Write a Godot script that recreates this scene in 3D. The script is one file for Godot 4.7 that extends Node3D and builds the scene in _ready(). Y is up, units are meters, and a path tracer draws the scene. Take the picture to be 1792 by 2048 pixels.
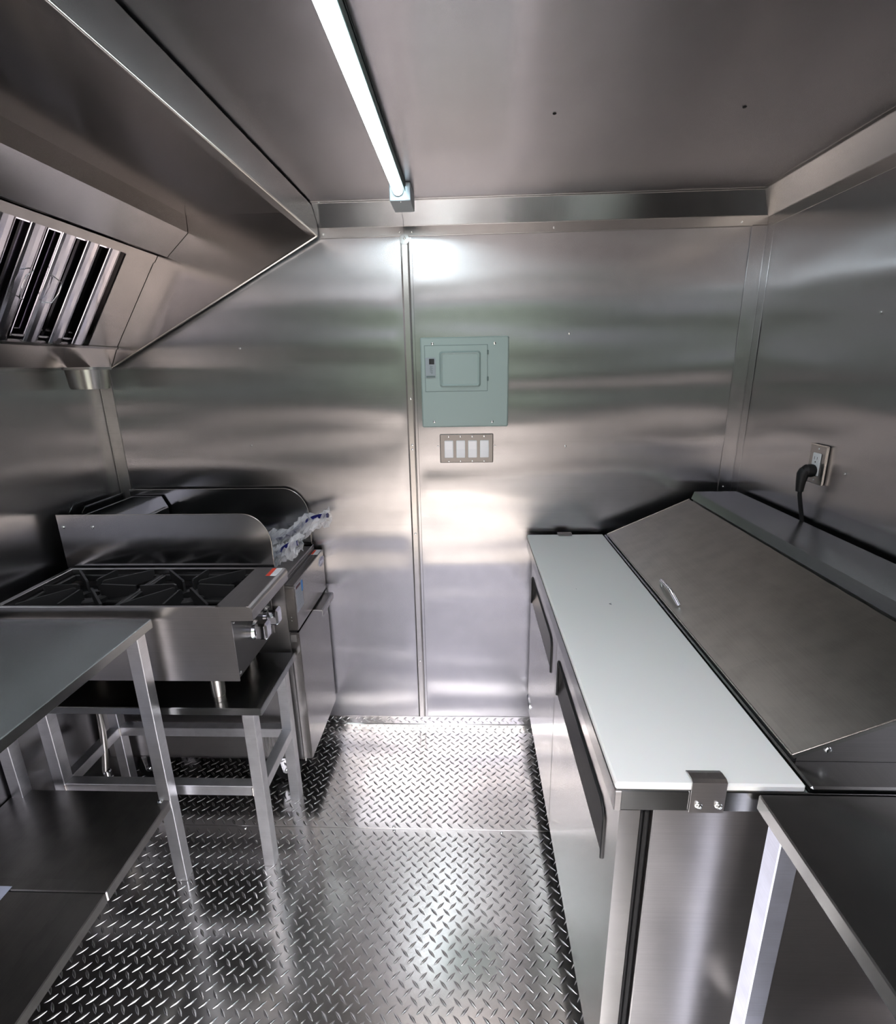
extends Node3D
# A steel-lined food-truck kitchen seen from its middle towards the end wall. x right, y up, z towards the camera; end wall at z = 0.

var M := {}
var used := {}

# ---------------------------------------------------------------- materials
func steel(tone: Color, rough: float, aniso: float, tex: Texture2D = null) -> StandardMaterial3D:
	var m := StandardMaterial3D.new()
	m.albedo_color = tone
	m.metallic = 1.0
	m.roughness = rough
	if aniso > 0.0:
		m.anisotropy_enabled = true
		m.anisotropy = aniso
	if tex:
		m.albedo_texture = tex
	return m

func paint(tone: Color, rough: float, spec := 0.5) -> StandardMaterial3D:
	var m := StandardMaterial3D.new()
	m.albedo_color = tone
	m.roughness = rough
	m.metallic_specular = spec
	return m

func grain(sd: int, depth: float, blotch: float) -> ImageTexture:
	# fine streaks along u with a little cloudy wear: the finish of brushed sheet
	var rng := RandomNumberGenerator.new()
	rng.seed = sd
	var n := 512
	var im := Image.create(n, n, false, Image.FORMAT_RGB8)
	var cloud := FastNoiseLite.new()
	cloud.seed = sd
	cloud.frequency = 0.012
	var rows := []
	for y in n:
		rows.append(rng.randf())
	for y in n:
		var r0: float = rows[y]
		var run := 0.0
		var left := 0
		for x in n:
			if left <= 0:
				left = rng.randi_range(30, 160)
				run = rng.randf() - 0.5
			left -= 1
			var v: float = 1.0 - depth * (0.6 * r0 + 0.4 * (run + 0.5)) + blotch * cloud.get_noise_2d(x, y)
			v = clampf(v, 0.0, 1.0)
			im.set_pixel(x, y, Color(v, v, v))
	return ImageTexture.create_from_image(im)

func make_materials() -> void:
	var fine := grain(3, 0.045, 0.02)
	var worn := grain(9, 0.05, 0.06)
	M.wall = steel(Color(0.74, 0.735, 0.74), 0.25, 0.95, fine)
	M.ceiling = steel(Color(0.70, 0.69, 0.70), 0.26, 0.9, fine)
	M.trim = steel(Color(0.72, 0.71, 0.70), 0.26, 0.8, fine)
	M.hood = steel(Color(0.66, 0.645, 0.64), 0.22, 0.7, fine)
	M.sheet = steel(Color(0.71, 0.70, 0.695), 0.30, 0.6, fine)
	M.guard = steel(Color(0.78, 0.775, 0.775), 0.20, 0.6, fine)
	M.lid = steel(Color(0.68, 0.675, 0.65), 0.34, 0.3, worn)
	M.door = steel(Color(0.80, 0.79, 0.775), 0.20, 0.3, fine)
	M.top = steel(Color(0.61, 0.615, 0.61), 0.22, 0.5, fine)
	M.shelf = steel(Color(0.64, 0.63, 0.62), 0.28, 0.5, worn)
	M.alu = steel(Color(0.90, 0.90, 0.91), 0.42, 0.0, worn)
	M.galv = steel(Color(0.84, 0.86, 0.92), 0.45, 0.0, worn)
	M.tread = steel(Color(0.95, 0.94, 0.93), 0.165, 0.0)
	M.chrome = steel(Color(0.93, 0.93, 0.94), 0.05, 0.0)
	M.mirror = steel(Color(0.80, 0.79, 0.82), 0.09, 0.0)
	M.satin = steel(Color(0.85, 0.83, 0.80), 0.25, 0.0)
	M.screw = steel(Color(0.92, 0.93, 0.92), 0.18, 0.0)
	M.brass = steel(Color(0.85, 0.65, 0.35), 0.2, 0.0)
	M.iron = paint(Color(0.15, 0.148, 0.147), 0.42)
	M.black = paint(Color(0.02, 0.02, 0.022), 0.5)
	M.gap = paint(Color(0.01, 0.01, 0.01), 0.9)
	M.rubber = paint(Color(0.03, 0.03, 0.032), 0.7)
	M.board = paint(Color(0.915, 0.92, 0.905), 0.38)
	M.board.subsurf_scatter_enabled = true
	M.board.subsurf_scatter_strength = 0.08
	M.panel = paint(Color(0.585, 0.655, 0.64), 0.36)
	M.panel_line = paint(Color(0.36, 0.43, 0.42), 0.5)
	M.latch = paint(Color(0.56, 0.60, 0.62), 0.4)
	M.white = paint(Color(0.95, 0.95, 0.96), 0.25)
	M.ivory = paint(Color(0.88, 0.90, 0.91), 0.3)
	M.slot = paint(Color(0.15, 0.15, 0.16), 0.6)
	M.blue = paint(Color(0.03, 0.05, 0.35), 0.3)
	M.badge = paint(Color(0.05, 0.12, 0.50), 0.25)
	M.navy = paint(Color(0.03, 0.04, 0.13), 0.2)
	M.red = paint(Color(0.86, 0.26, 0.16), 0.5)
	M.maroon = paint(Color(0.28, 0.05, 0.09), 0.5)
	M.sky_blue = paint(Color(0.20, 0.52, 0.80), 0.4)
	M.label = paint(Color(0.62, 0.64, 0.68), 0.4)
	M.paper = paint(Color(0.80, 0.82, 0.90), 0.8)
	M.ink = paint(Color(0.25, 0.28, 0.30), 0.6)
	M.plate_black = paint(Color(0.06, 0.06, 0.065), 0.3)
	M.concrete = paint(Color(0.60, 0.575, 0.545), 0.9)
	M.fryer = steel(Color(0.62, 0.605, 0.59), 0.26, 0.4, fine)
	M.control = paint(Color(0.24, 0.235, 0.23), 0.42)
	M.edge = steel(Color(0.80, 0.785, 0.77), 0.36, 0.0, worn)
	M.render = paint(Color(0.42, 0.43, 0.49), 0.9)
	M.plate = steel(Color(0.56, 0.54, 0.525), 0.42, 0.0)
	M.gravel = paint(Color(0.45, 0.43, 0.41), 0.9)
	M.leaf = paint(Color(0.24, 0.29, 0.25), 0.8)
	var wrap := StandardMaterial3D.new()
	wrap.transparency = BaseMaterial3D.TRANSPARENCY_ALPHA
	wrap.albedo_color = Color(0.97, 0.97, 0.98, 0.40)
	wrap.roughness = 0.27
	wrap.metallic_specular = 0.7
	M.wrap = wrap
	var glow := StandardMaterial3D.new()
	glow.albedo_color = Color(0.95, 0.97, 1.0)
	glow.emission_enabled = true
	glow.emission = Color(0.90, 0.97, 1.0)
	glow.emission_energy_multiplier = 3.0
	M.glow = glow

# ---------------------------------------------------------------- mesh helpers (world coordinates)
func begin() -> SurfaceTool:
	var st := SurfaceTool.new()
	st.begin(Mesh.PRIMITIVE_TRIANGLES)
	return st

func uv_of(p: Vector3, n: Vector3) -> Vector2:
	var a := n.abs()
	if a.y >= a.x and a.y >= a.z:
		return Vector2(p.z, p.x) * 2.0
	if a.x >= a.z:
		return Vector2(p.z, p.y) * 2.0
	return Vector2(p.x, p.y) * 2.0

func tri(st: SurfaceTool, a: Vector3, b: Vector3, c: Vector3, out: Vector3, na = null, nb = null, nc = null) -> void:
	var n := (b - a).cross(c - a)
	if n.length_squared() < 1e-20:
		return
	n = n.normalized()
	var pts := [a, b, c]
	var ns := [na, nb, nc]
	if n.dot(out) > 0.0:
		pts = [a, c, b]
		ns = [na, nc, nb]
	else:
		n = -n
	for i in 3:
		var p: Vector3 = pts[i]
		st.set_normal(n if ns[i] == null else ns[i])
		st.set_uv(uv_of(p, n))
		st.add_vertex(p)

func face(st: SurfaceTool, pts: Array, out: Vector3) -> void:
	for i in range(1, pts.size() - 1):
		tri(st, pts[0], pts[i], pts[i + 1], out)

func box(st: SurfaceTool, a: Vector3, b: Vector3, bev := 0.0) -> void:
	var lo := a.min(b)
	var hi := a.max(b)
	var r := minf(bev, minf(hi.x - lo.x, minf(hi.y - lo.y, hi.z - lo.z)) * 0.45)
	var c := (lo + hi) * 0.5
	var h := (hi - lo) * 0.5
	for ax in 3:
		var u := (ax + 1) % 3
		var v := (ax + 2) % 3
		for s in [-1.0, 1.0]:
			var pts := []
			for k in [[-1, -1], [1, -1], [1, 1], [-1, 1]]:
				var p := c
				p[ax] += s * h[ax]
				p[u] += k[0] * (h[u] - r)
				p[v] += k[1] * (h[v] - r)
				pts.append(p)
			var out := Vector3.ZERO
			out[ax] = s
			face(st, pts, out)
	if r <= 0.0:
		return
	for ax in 3:   # the twelve chamfers
		var u := (ax + 1) % 3
		var v := (ax + 2) % 3
		for su in [-1.0, 1.0]:
			for sv in [-1.0, 1.0]:
				var pts := []
				for k in [[-1, 0], [1, 0], [1, 1], [-1, 1]]:
					var p := c
					p[ax] += k[0] * (h[ax] - r)
					p[u] += su * (h[u] - (r if k[1] else 0.0))
					p[v] += sv * (h[v] - (0.0 if k[1] else r))
					pts.append(p)
				var out := Vector3.ZERO
				out[u] = su
				out[v] = sv
				face(st, pts, out)
	for sx in [-1.0, 1.0]:
		for sy in [-1.0, 1.0]:
			for sz in [-1.0, 1.0]:
				var s := Vector3(sx, sy, sz)
				var pts := []
				for k in 3:
					var p := c
					for q in 3:
						p[q] += s[q] * (h[q] - (0.0 if q == k else r))
					pts.append(p)
				face(st, pts, s)

func lift(q: Vector2, axis: String, t: float) -> Vector3:
	if axis == "z":
		return Vector3(q.x, q.y, t)
	if axis == "x":
		return Vector3(t, q.y, q.x)     # polygon in (z, y)
	return Vector3(q.x, t, q.y)         # polygon in (x, z)

func prism(st: SurfaceTool, poly: PackedVector2Array, axis: String, t0: float, t1: float, smooth := false) -> void:
	var ids := Geometry2D.triangulate_polygon(poly)
	var dir := lift(Vector2.ZERO, axis, 1.0)
	for i in range(0, ids.size(), 3):
		tri(st, lift(poly[ids[i]], axis, t0), lift(poly[ids[i + 1]], axis, t0), lift(poly[ids[i + 2]], axis, t0), -dir)
		tri(st, lift(poly[ids[i]], axis, t1), lift(poly[ids[i + 1]], axis, t1), lift(poly[ids[i + 2]], axis, t1), dir)
	var n := poly.size()
	var turn := 1.0 if not Geometry2D.is_polygon_clockwise(poly) else -1.0
	for i in n:
		var p := poly[i]
		var q := poly[(i + 1) % n]
		if p.distance_squared_to(q) < 1e-12:
			continue
		var e := (q - p).normalized()
		var o2 := Vector2(e.y, -e.x) * turn
		var out := lift(o2, axis, 0.0)
		face(st, [lift(p, axis, t0), lift(q, axis, t0), lift(q, axis, t1), lift(p, axis, t1)], out)

func rrect(cx: float, cy: float, w: float, h: float, r: float, k := 4) -> PackedVector2Array:
	var out := PackedVector2Array()
	for c in [[1, 1, 0], [-1, 1, 90], [-1, -1, 180], [1, -1, 270]]:
		for i in k + 1:
			var a := deg_to_rad(c[2] + 90.0 * i / k)
			out.append(Vector2(cx + c[0] * (w / 2 - r) + r * cos(a), cy + c[1] * (h / 2 - r) + r * sin(a)))
	return out

func oval(cx: float, cy: float, a: float, b: float, k := 28) -> PackedVector2Array:
	var out := PackedVector2Array()
	for i in k:
		out.append(Vector2(cx + a * cos(TAU * i / k), cy + b * sin(TAU * i / k)))
	return out

func tube(st: SurfaceTool, pts: Array, r, seg := 10) -> void:
	var n := pts.size()
	var rings := []
	var side := Vector3.ZERO
	for i in n:
		var p: Vector3 = pts[i]
		var d: Vector3 = (pts[mini(i + 1, n - 1)] - pts[maxi(i - 1, 0)])
		d = d.normalized()
		if i == 0:
			side = d.cross(Vector3.UP if absf(d.y) < 0.9 else Vector3.RIGHT).normalized()
		else:
			side = (side - d * side.dot(d)).normalized()
		var up := d.cross(side)
		var rr: float = r[i] if r is Array else r
		var ring := []
		for k in seg + 1:
			var a := TAU * k / seg
			var o := side * cos(a) + up * sin(a)
			ring.append([p + o * rr, o])
		rings.append(ring)
	for i in n - 1:
		for k in seg:
			var A = rings[i][k]
			var B = rings[i][k + 1]
			var C = rings[i + 1][k + 1]
			var D = rings[i + 1][k]
			var out: Vector3 = A[1] + C[1]
			tri(st, A[0], B[0], C[0], out, A[1], B[1], C[1])
			tri(st, A[0], C[0], D[0], out, A[1], C[1], D[1])
	for e in [0, n - 1]:
		var d: Vector3 = (pts[0] - pts[1]) if e == 0 else (pts[n - 1] - pts[n - 2])
		for k in seg:
			tri(st, pts[e], rings[e][k][0], rings[e][k + 1][0], d)

func lathe(st: SurfaceTool, prof: Array, base: Vector3, axis: Vector3, seg := 18) -> void:
	# prof: Vector2(radius, height along axis); sharp corners stay sharp, shading round
	var w := axis.normalized()
	var u := w.cross(Vector3.UP if absf(w.y) < 0.9 else Vector3.RIGHT).normalized()
	var v := w.cross(u)
	for i in prof.size() - 1:
		var p: Vector2 = prof[i]
		var q: Vector2 = prof[i + 1]
		var e := (q - p)
		if e.length() < 1e-7:
			continue
		e = e.normalized()
		for k in seg:
			var a0 := TAU * k / seg
			var a1 := TAU * (k + 1) / seg
			var d0 := u * cos(a0) + v * sin(a0)
			var d1 := u * cos(a1) + v * sin(a1)
			var n0 := d0 * e.y - w * e.x
			var n1 := d1 * e.y - w * e.x
			var A := base + d0 * p.x + w * p.y
			var B := base + d1 * p.x + w * p.y
			var C := base + d1 * q.x + w * q.y
			var D := base + d0 * q.x + w * q.y
			tri(st, A, B, C, n0 + n1, n0, n1, n1)
			tri(st, A, C, D, n0 + n1, n0, n1, n0)

func dome(st: SurfaceTool, at: Vector3, axis: Vector3, r: float, h: float) -> void:
	lathe(st, [Vector2(r, 0), Vector2(r * 0.95, h * 0.45), Vector2(r * 0.7, h * 0.85), Vector2(r * 0.3, h), Vector2(0.0001, h)], at, axis, 12)

func wavy(st: SurfaceTool, o: Vector3, u: Vector3, v: Vector3, n: Vector3, nu: int, nv: int, amp: float, sd: int, fu: float, fv: float) -> void:
	# sheet metal fixed at its edges with the shallow bulges of a thin panel; u and v are the panel's sides
	var noise := FastNoiseLite.new()
	noise.seed = sd
	noise.noise_type = FastNoiseLite.TYPE_SIMPLEX_SMOOTH
	noise.frequency = 1.0
	noise.fractal_octaves = 2
	var w := u.length()
	var h := v.length()
	var un := u / w
	var vn := v / h
	var hgt := func(a: float, b: float) -> float:
		var edge := minf(1.0, minf(minf(a, w - a), minf(b, h - b)) / 0.06)
		edge = edge * edge * (3.0 - 2.0 * edge)
		return amp * (0.15 + 0.85 * edge) * noise.get_noise_2d(a * fu, b * fv)
	var P := []
	var N := []
	var e := 0.004
	for j in nv + 1:
		for i in nu + 1:
			var a := w * i / nu
			var b := h * j / nv
			var d: float = hgt.call(a, b)
			var dx: float = (hgt.call(a + e, b) - hgt.call(a - e, b)) / (2 * e)
			var dy: float = (hgt.call(a, b + e) - hgt.call(a, b - e)) / (2 * e)
			P.append(o + un * a + vn * b + n * d)
			N.append((n - un * dx - vn * dy).normalized())
	for j in nv:
		for i in nu:
			var k := j * (nu + 1) + i
			var q := [k, k + 1, k + nu + 2, k + nu + 1]
			tri(st, P[q[0]], P[q[1]], P[q[2]], n, N[q[0]], N[q[1]], N[q[2]])
			tri(st, P[q[0]], P[q[2]], P[q[3]], n, N[q[0]], N[q[2]], N[q[3]])

# ---------------------------------------------------------------- nodes
func numbered(called: String) -> String:
	var k: int = used.get(called, 0)
	used[called] = k + 1
	return called if k == 0 else "%s_%03d" % [called, k]

func thing(called: String, label: String, category: String, at := Vector3.ZERO, group := "") -> Node3D:
	var o := Node3D.new()
	o.name = numbered(called)
	o.position = at
	o.set_meta("label", label)
	o.set_meta("category", category)
	if group:
		o.set_meta("group", group)
	add_child(o)
	return o

func world_of(o: Node) -> Vector3:
	var p := Vector3.ZERO
	while o is Node3D and o != self:
		p += o.position
		o = o.get_parent()
	return p

func part(called: String, st: SurfaceTool, mat: Material, parent: Node, label := "") -> MeshInstance3D:
	var o := MeshInstance3D.new()
	var n := 0
	for c in parent.get_children():
		if c.name == called or (c.name as String).begins_with(called + "_") and (c.name as String).length() == called.length() + 4:
			n += 1
	o.name = called if n == 0 else "%s_%03d" % [called, n]
	o.mesh = st.commit()
	o.material_override = mat
	o.position = -world_of(parent)
	if label:
		o.set_meta("label", label)
	parent.add_child(o, true)
	return o

func struct(called: String, st: SurfaceTool, mat: Material) -> MeshInstance3D:
	var o := MeshInstance3D.new()
	o.name = called
	o.mesh = st.commit()
	o.material_override = mat
	o.set_meta("kind", "structure")
	add_child(o)
	return o

func one(called: String, st: SurfaceTool, mat: Material, label: String, category: String, group := "") -> MeshInstance3D:
	var o := MeshInstance3D.new()
	o.name = numbered(called)
	o.mesh = st.commit()
	o.material_override = mat
	o.set_meta("label", label)
	o.set_meta("category", category)
	if group:
		o.set_meta("group", group)
	add_child(o)
	return o

func screw(parent: Node, at: Vector3, axis: Vector3, r := 0.005, mat: Material = null) -> void:
	var st := begin()
	dome(st, at, axis, r, r * 0.6)
	part("screw", st, mat if mat else M.screw, parent)

func letters(parent: Node, text: String, at: Vector3, turn: Vector3, size: float, mat: Material, called := "lettering") -> void:
	var t := TextMesh.new()
	t.text = text
	var f := SystemFont.new()
	f.font_names = PackedStringArray(["Droid Sans"])
	t.font = f
	t.font_size = 32
	t.pixel_size = size / 32.0
	t.depth = 0.0004
	var o := MeshInstance3D.new()
	o.name = called
	o.mesh = t
	o.material_override = mat
	o.position = at - world_of(parent)
	o.rotation_degrees = turn
	parent.add_child(o, true)

# ---------------------------------------------------------------- the scene
const WL := -1.41
const WR := 1.018
const H := 2.095
const ZB := 2.10

func _ready() -> void:
	var cam := Camera3D.new()
	cam.name = "camera"
	cam.position = Vector3(0, 1.560, 1.951)
	cam.rotation_degrees = Vector3(-15.892, 2.404, -1.073)
	cam.fov = 90.62
	cam.near = 0.03
	add_child(cam)
	cam.current = true
	var env := Environment.new()
	var sky := Sky.new()
	var air := ProceduralSkyMaterial.new()
	air.sky_top_color = Color(0.98, 0.97, 0.98)
	air.sky_horizon_color = Color(0.20, 0.22, 0.28)
	air.sky_curve = 2.0
	air.ground_bottom_color = Color(0.40, 0.38, 0.36)
	air.ground_horizon_color = Color(0.40, 0.38, 0.36)
	air.sky_energy_multiplier = 1.9
	air.ground_energy_multiplier = 1.0
	sky.sky_material = air
	env.background_mode = Environment.BG_SKY
	env.sky = sky
	env.tonemap_mode = Environment.TONE_MAPPER_LINEAR
	env.tonemap_exposure = 7.0
	env.sdfgi_enabled = true
	env.ssao_enabled = true
	env.ssil_enabled = true
	var we := WorldEnvironment.new()
	we.name = "world"
	we.environment = env
	add_child(we)
	var sun := DirectionalLight3D.new()
	sun.name = "sun"
	sun.light_color = Color(1.0, 0.96, 0.91)
	sun.light_energy = 1.1
	sun.shadow_enabled = true
	sun.light_angular_distance = 0.6
	sun.rotation_degrees = Vector3(-50, 196, 0)
	add_child(sun)
	make_materials()
	build_shell()
	build_hood()
	build_lamp()
	build_prep_table()
	build_right_bench()
	build_left_bench()
	build_stand()
	build_range()
	build_fryer()
	build_wall_gear()
	build_small()

func build_shell() -> void:
	# floor: two runs of tread plate on a deck
	var st := begin()
	box(st, Vector3(WL - 0.06, -0.06, -0.06), Vector3(WR + 0.06, -0.004, ZB + 0.06))
	var fl := struct("floor", st, M.gap)
	for r in [[0.0, 0.5467], [0.5477, ZB]]:
		st = begin()
		box(st, Vector3(WL, -0.004, r[0]), Vector3(WR, 0.0, r[1]), 0.0003)
		part("tread_plate", st, M.tread, fl)
	# raised lozenges of the plate, one in each direction per cell
	st = begin()
	var L := 0.0165
	var Wd := 0.0042
	var Ht := 0.0017
	var na := 8
	var nb := 6
	var P := []
	var N := []
	for i in na + 1:
		var t := -1.0 + 2.0 * i / na
		var k := 1.0 - absf(t) ** 1.6
		for j in nb + 1:
			var a := PI * j / nb
			P.append(Vector3(t * L, Ht * k * sin(a), -cos(a) * Wd * k))
			N.append(Vector3(signf(t) * 0.18 * sin(a) * absf(t), sin(a) * 0.75 + 0.12, -cos(a)).normalized())
	for i in na:
		for j in nb:
			var k := i * (nb + 1) + j
			tri(st, P[k], P[k + 1], P[k + nb + 2], N[k] + N[k + nb + 2], N[k], N[k + 1], N[k + nb + 2])
			tri(st, P[k], P[k + nb + 2], P[k + nb + 1], N[k] + N[k + nb + 2], N[k], N[k + nb + 2], N[k + nb + 1])
	var lug := st.commit()
	var at: Array[Transform3D] = []
	var p := 0.0371
	var i0 := int(floor((WL + 0.03) / p))
	for i in range(i0, int(WR / p)):
		for j in range(0, int((ZB - 0.03) / p)):
			for d in 2:
				var q := Vector3((i + 0.5 * d) * p, -0.0001, 0.012 + (j + 0.5 * d) * p)
				if q.x < WL + 0.02 or q.x > WR - 0.02 or absf(q.z - 0.547) < 0.006 or q.z < 0.012:
					continue
				at.append(Transform3D(Basis(Vector3.UP, deg_to_rad(45.0 if d else -45.0)), q))
	var mm := MultiMesh.new()
	mm.transform_format = MultiMesh.TRANSFORM_3D
	mm.mesh = lug
	mm.instance_count = at.size()
	for i in at.size():
		mm.set_instance_transform(i, at[i])
	var mi := MultiMeshInstance3D.new()
	mi.name = "tread_lugs"
	mi.multimesh = mm
	mi.material_override = M.tread
	mi.set_meta("kind", "stuff")
	fl.add_child(mi)
	for s in [[-0.272, 0.539], [-0.269, 0.556], [0.107, 0.556], [-0.8, 0.556], [0.2, 0.035], [-0.25, 0.048]]:
		screw(fl, Vector3(s[0], 0, s[1]), Vector3.UP, 0.0055)

	# end wall and its sheets
	st = begin()
	box(st, Vector3(WL - 0.06, 0, -0.06), Vector3(WR + 0.06, H + 0.06, -0.004))
	var wb := struct("wall_back", st, M.gap)
	for s in [[WL, -0.2165, 5], [-0.2155, WR, 12]]:
		st = begin()
		wavy(st, Vector3(s[0], 0, 0), Vector3(s[1] - s[0], 0, 0), Vector3(0, H, 0), Vector3(0, 0, 1), 60, 140, 0.0030, s[2], 0.5, 4.0)
		part("steel_sheet", st, M.wall, wb)
	for s in [[0.369, 1.671], [0.373, 1.262], [-0.846, 1.643], [-0.848, 1.281], [0.36, 0.5]]:
		screw(wb, Vector3(s[0], s[1], 0.0), Vector3(0, 0, 1), 0.0045)
	# left wall
	st = begin()
	box(st, Vector3(WL - 0.06, 0, 0), Vector3(WL - 0.004, H + 0.06, ZB))
	var wl := struct("wall_left", st, M.gap)
	st = begin()
	wavy(st, Vector3(WL, 0, 0), Vector3(0, 0, ZB), Vector3(0, H, 0), Vector3(1, 0, 0), 80, 90, 0.0015, 21, 0.9, 3.6)
	part("steel_sheet", st, M.wall, wl)
	# right wall
	st = begin()
	box(st, Vector3(WR + 0.004, 0, 0), Vector3(WR + 0.06, H + 0.06, ZB))
	var wr := struct("wall_right", st, M.gap)
	st = begin()
	wavy(st, Vector3(WR, 0, 0), Vector3(0, 0, ZB), Vector3(0, H, 0), Vector3(-1, 0, 0), 50, 120, 0.0026, 33, 0.8, 4.2)
	part("steel_sheet", st, M.wall, wr)
	for s in [[1.673, 0.579], [1.265, 0.567]]:
		screw(wr, Vector3(WR, s[0], s[1]), Vector3(-1, 0, 0), 0.0045)
	# rear wall with the open doorway the daylight comes through
	st = begin()
	box(st, Vector3(WL - 0.06, 0, ZB), Vector3(-0.64, H + 0.06, ZB + 0.06))
	box(st, Vector3(0.445, 0, ZB), Vector3(WR + 0.06, H + 0.06, ZB + 0.06))
	box(st, Vector3(-0.64, 2.08, ZB), Vector3(0.445, H + 0.06, ZB + 0.06))
	struct("wall_front", st, M.sheet)
	# ceiling, with a square roof hatch past the end of the hood
	st = begin()
	var hx0 := -0.84
	var hx1 := -0.30
	var hz0 := 1.43
	var hz1 := 2.04
	for q in [[WL, WR, 0.0, hz0], [WL, WR, hz1, ZB], [WL, hx0, hz0, hz1], [hx1, WR, hz0, hz1]]:
		box(st, Vector3(q[0], H + 0.004, q[2]), Vector3(q[1], H + 0.06, q[3]))
	var ce := struct("ceiling", st, M.gap)
	for q in [[WL, -0.204, 0.0, 1.42, 41], [-0.203, WR, 0.0, 1.42, 47]]:
		st = begin()
		wavy(st, Vector3(q[0], H, q[2]), Vector3(0, 0, q[3] - q[2]), Vector3(q[1] - q[0], 0, 0), Vector3(0, -1, 0), 90, 60, 0.0014, q[4], 1.2, 3.2)
		part("steel_sheet", st, M.ceiling, ce)
	st = begin()
	for q in [[WL, hx0, 1.42, ZB], [hx1, WR, 1.42, ZB], [hx0, hx1, hz1, ZB]]:
		box(st, Vector3(q[0], H, q[2]), Vector3(q[1], H + 0.003, q[3]))
	part("steel_sheet", st, M.ceiling, ce)
	st = begin()
	for q in [[hx0 - 0.01, hx0, hz0 - 0.01, hz1 + 0.01], [hx1, hx1 + 0.01, hz0 - 0.01, hz1 + 0.01], [hx0, hx1, hz0 - 0.01, hz0], [hx0, hx1, hz1, hz1 + 0.01]]:
		box(st, Vector3(q[0], H - 0.006, q[2]), Vector3(q[1], H + 0.12, q[3]))
	part("hatch_curb", st, M.alu, ce)
	for s in [[0.196, 0.628], [0.608, 0.624]]:
		st = begin()
		lathe(st, [Vector2(0.0045, 0), Vector2(0.0035, 0.0012), Vector2(0.0001, 0.0012)], Vector3(s[0], H, s[1]), Vector3.DOWN, 10)
		part("rivet_hole", st, M.gap, ce)

	# sloped cove trims under the ceiling: flange on the ceiling, sloped face, flange on the wall
	var cove := PackedVector2Array([Vector2(0.0, 2.002), Vector2(0.0022, 2.002), Vector2(0.0022, 2.034), Vector2(0.071, 2.0928), Vector2(0.088, 2.0928), Vector2(0.088, 2.095), Vector2(0.069, 2.095), Vector2(0.0, 2.0365)])
	var cove_hem := [Vector2(0.0022, 2.003), Vector2(0.0026, 2.034), Vector2(0.071, 2.0922), Vector2(0.0878, 2.0930)]
	st = begin()
	prism(st, cove, "x", -0.513, -0.2172)
	for q in cove_hem:
		tube(st, [Vector3(-0.513, q.y, q.x), Vector3(-0.2172, q.y, q.x)], 0.0013, 6)
	var t1 := struct("trim_1", st, M.trim)
	for x in [-0.50, -0.232]:
		screw(t1, Vector3(x, 2.016, 0.0022), Vector3(0, 0, 1), 0.0042)
	screw(t1, Vector3(-0.487, 2.0928, 0.08), Vector3.DOWN, 0.004)
	st = begin()
	prism(st, cove, "x", -0.2160, WR - 0.001)
	for q in cove_hem:
		tube(st, [Vector3(-0.2160, q.y, q.x), Vector3(WR - 0.06, q.y, q.x)], 0.0013, 6)
	var t2 := struct("trim_2", st, M.trim)
	for x in [-0.19, 0.30, 0.93]:
		screw(t2, Vector3(x, 2.016, 0.0022), Vector3(0, 0, 1), 0.0042)
	st = begin()
	var rc := PackedVector2Array()
	for q in cove:
		rc.append(Vector2(WR - q.x * 0.86, q.y - 0.004 if q.y < 2.05 else q.y))
	prism(st, rc, "z", 0.003, ZB - 0.002)
	for q in [rc[1], rc[2], rc[3]]:
		tube(st, [Vector3(q.x, q.y, 0.02), Vector3(q.x, q.y, ZB - 0.002)], 0.0013, 6)
	var t3 := struct("trim_3", st, M.trim)
	for z in [0.7, 1.3]:
		screw(t3, Vector3(WR - 0.07, 2.0926, z), Vector3.DOWN, 0.004)
	# corner angles
	st = begin()
	box(st, Vector3(0.966, 0.2, 0), Vector3(WR, 2.006, 0.0022), 0.0006)
	box(st, Vector3(WR - 0.0022, 0.2, 0), Vector3(WR, 2.004, 0.045), 0.0006)
	for q in [Vector2(0.9665, 0.0022), Vector2(WR - 0.0030, 0.0030)]:
		tube(st, [Vector3(q.x, 0.9, q.y), Vector3(q.x, 2.002, q.y)], 0.0012, 6)
	var t4 := struct("trim_4", st, M.wall)
	screw(t4, Vector3(0.985, 1.098, 0.0022), Vector3(0, 0, 1), 0.004)
	st = begin()
	box(st, Vector3(WL, 0.2, 0), Vector3(WL + 0.046, 1.60, 0.0022), 0.0006)
	for q in [Vector2(WL + 0.003, 0.0030), Vector2(WL + 0.0455, 0.0022)]:
		tube(st, [Vector3(q.x, 0.9, q.y), Vector3(q.x, 1.60, q.y)], 0.0012, 6)
	struct("trim_5", st, M.edge)
	# centre seam cover of the end wall
	st = begin()
	prism(st, PackedVector2Array([Vector2(-0.2315, 0.0), Vector2(-0.2305, 0.0035), Vector2(-0.225, 0.0055), Vector2(-0.207, 0.0055), Vector2(-0.2015, 0.0035), Vector2(-0.2005, 0.0)]), "y", 0.042, 2.0)
	var t6 := struct("trim_6", st, M.trim)
	st = begin()
	box(st, Vector3(-0.2008, 0.042, 0), Vector3(-0.1905, 2.0, 0.0025), 0.0008)
	part("seam_flange", st, M.wall, t6)
	st = begin()
	prism(st, rrect(-0.216, 1.992, 0.034, 0.034, 0.0165, 6), "z", 0.002, 0.0085)
	part("end_cap", st, M.top, t6)
	for y in [1.995, 1.45, 1.275, 1.258, 0.915, 0.33]:
		screw(t6, Vector3(-0.215, y, 0.0055 if y < 1.9 else 0.0085), Vector3(0, 0, 1), 0.0045)
	# tread-plate angle along the foot of the end wall
	st = begin()
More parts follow.
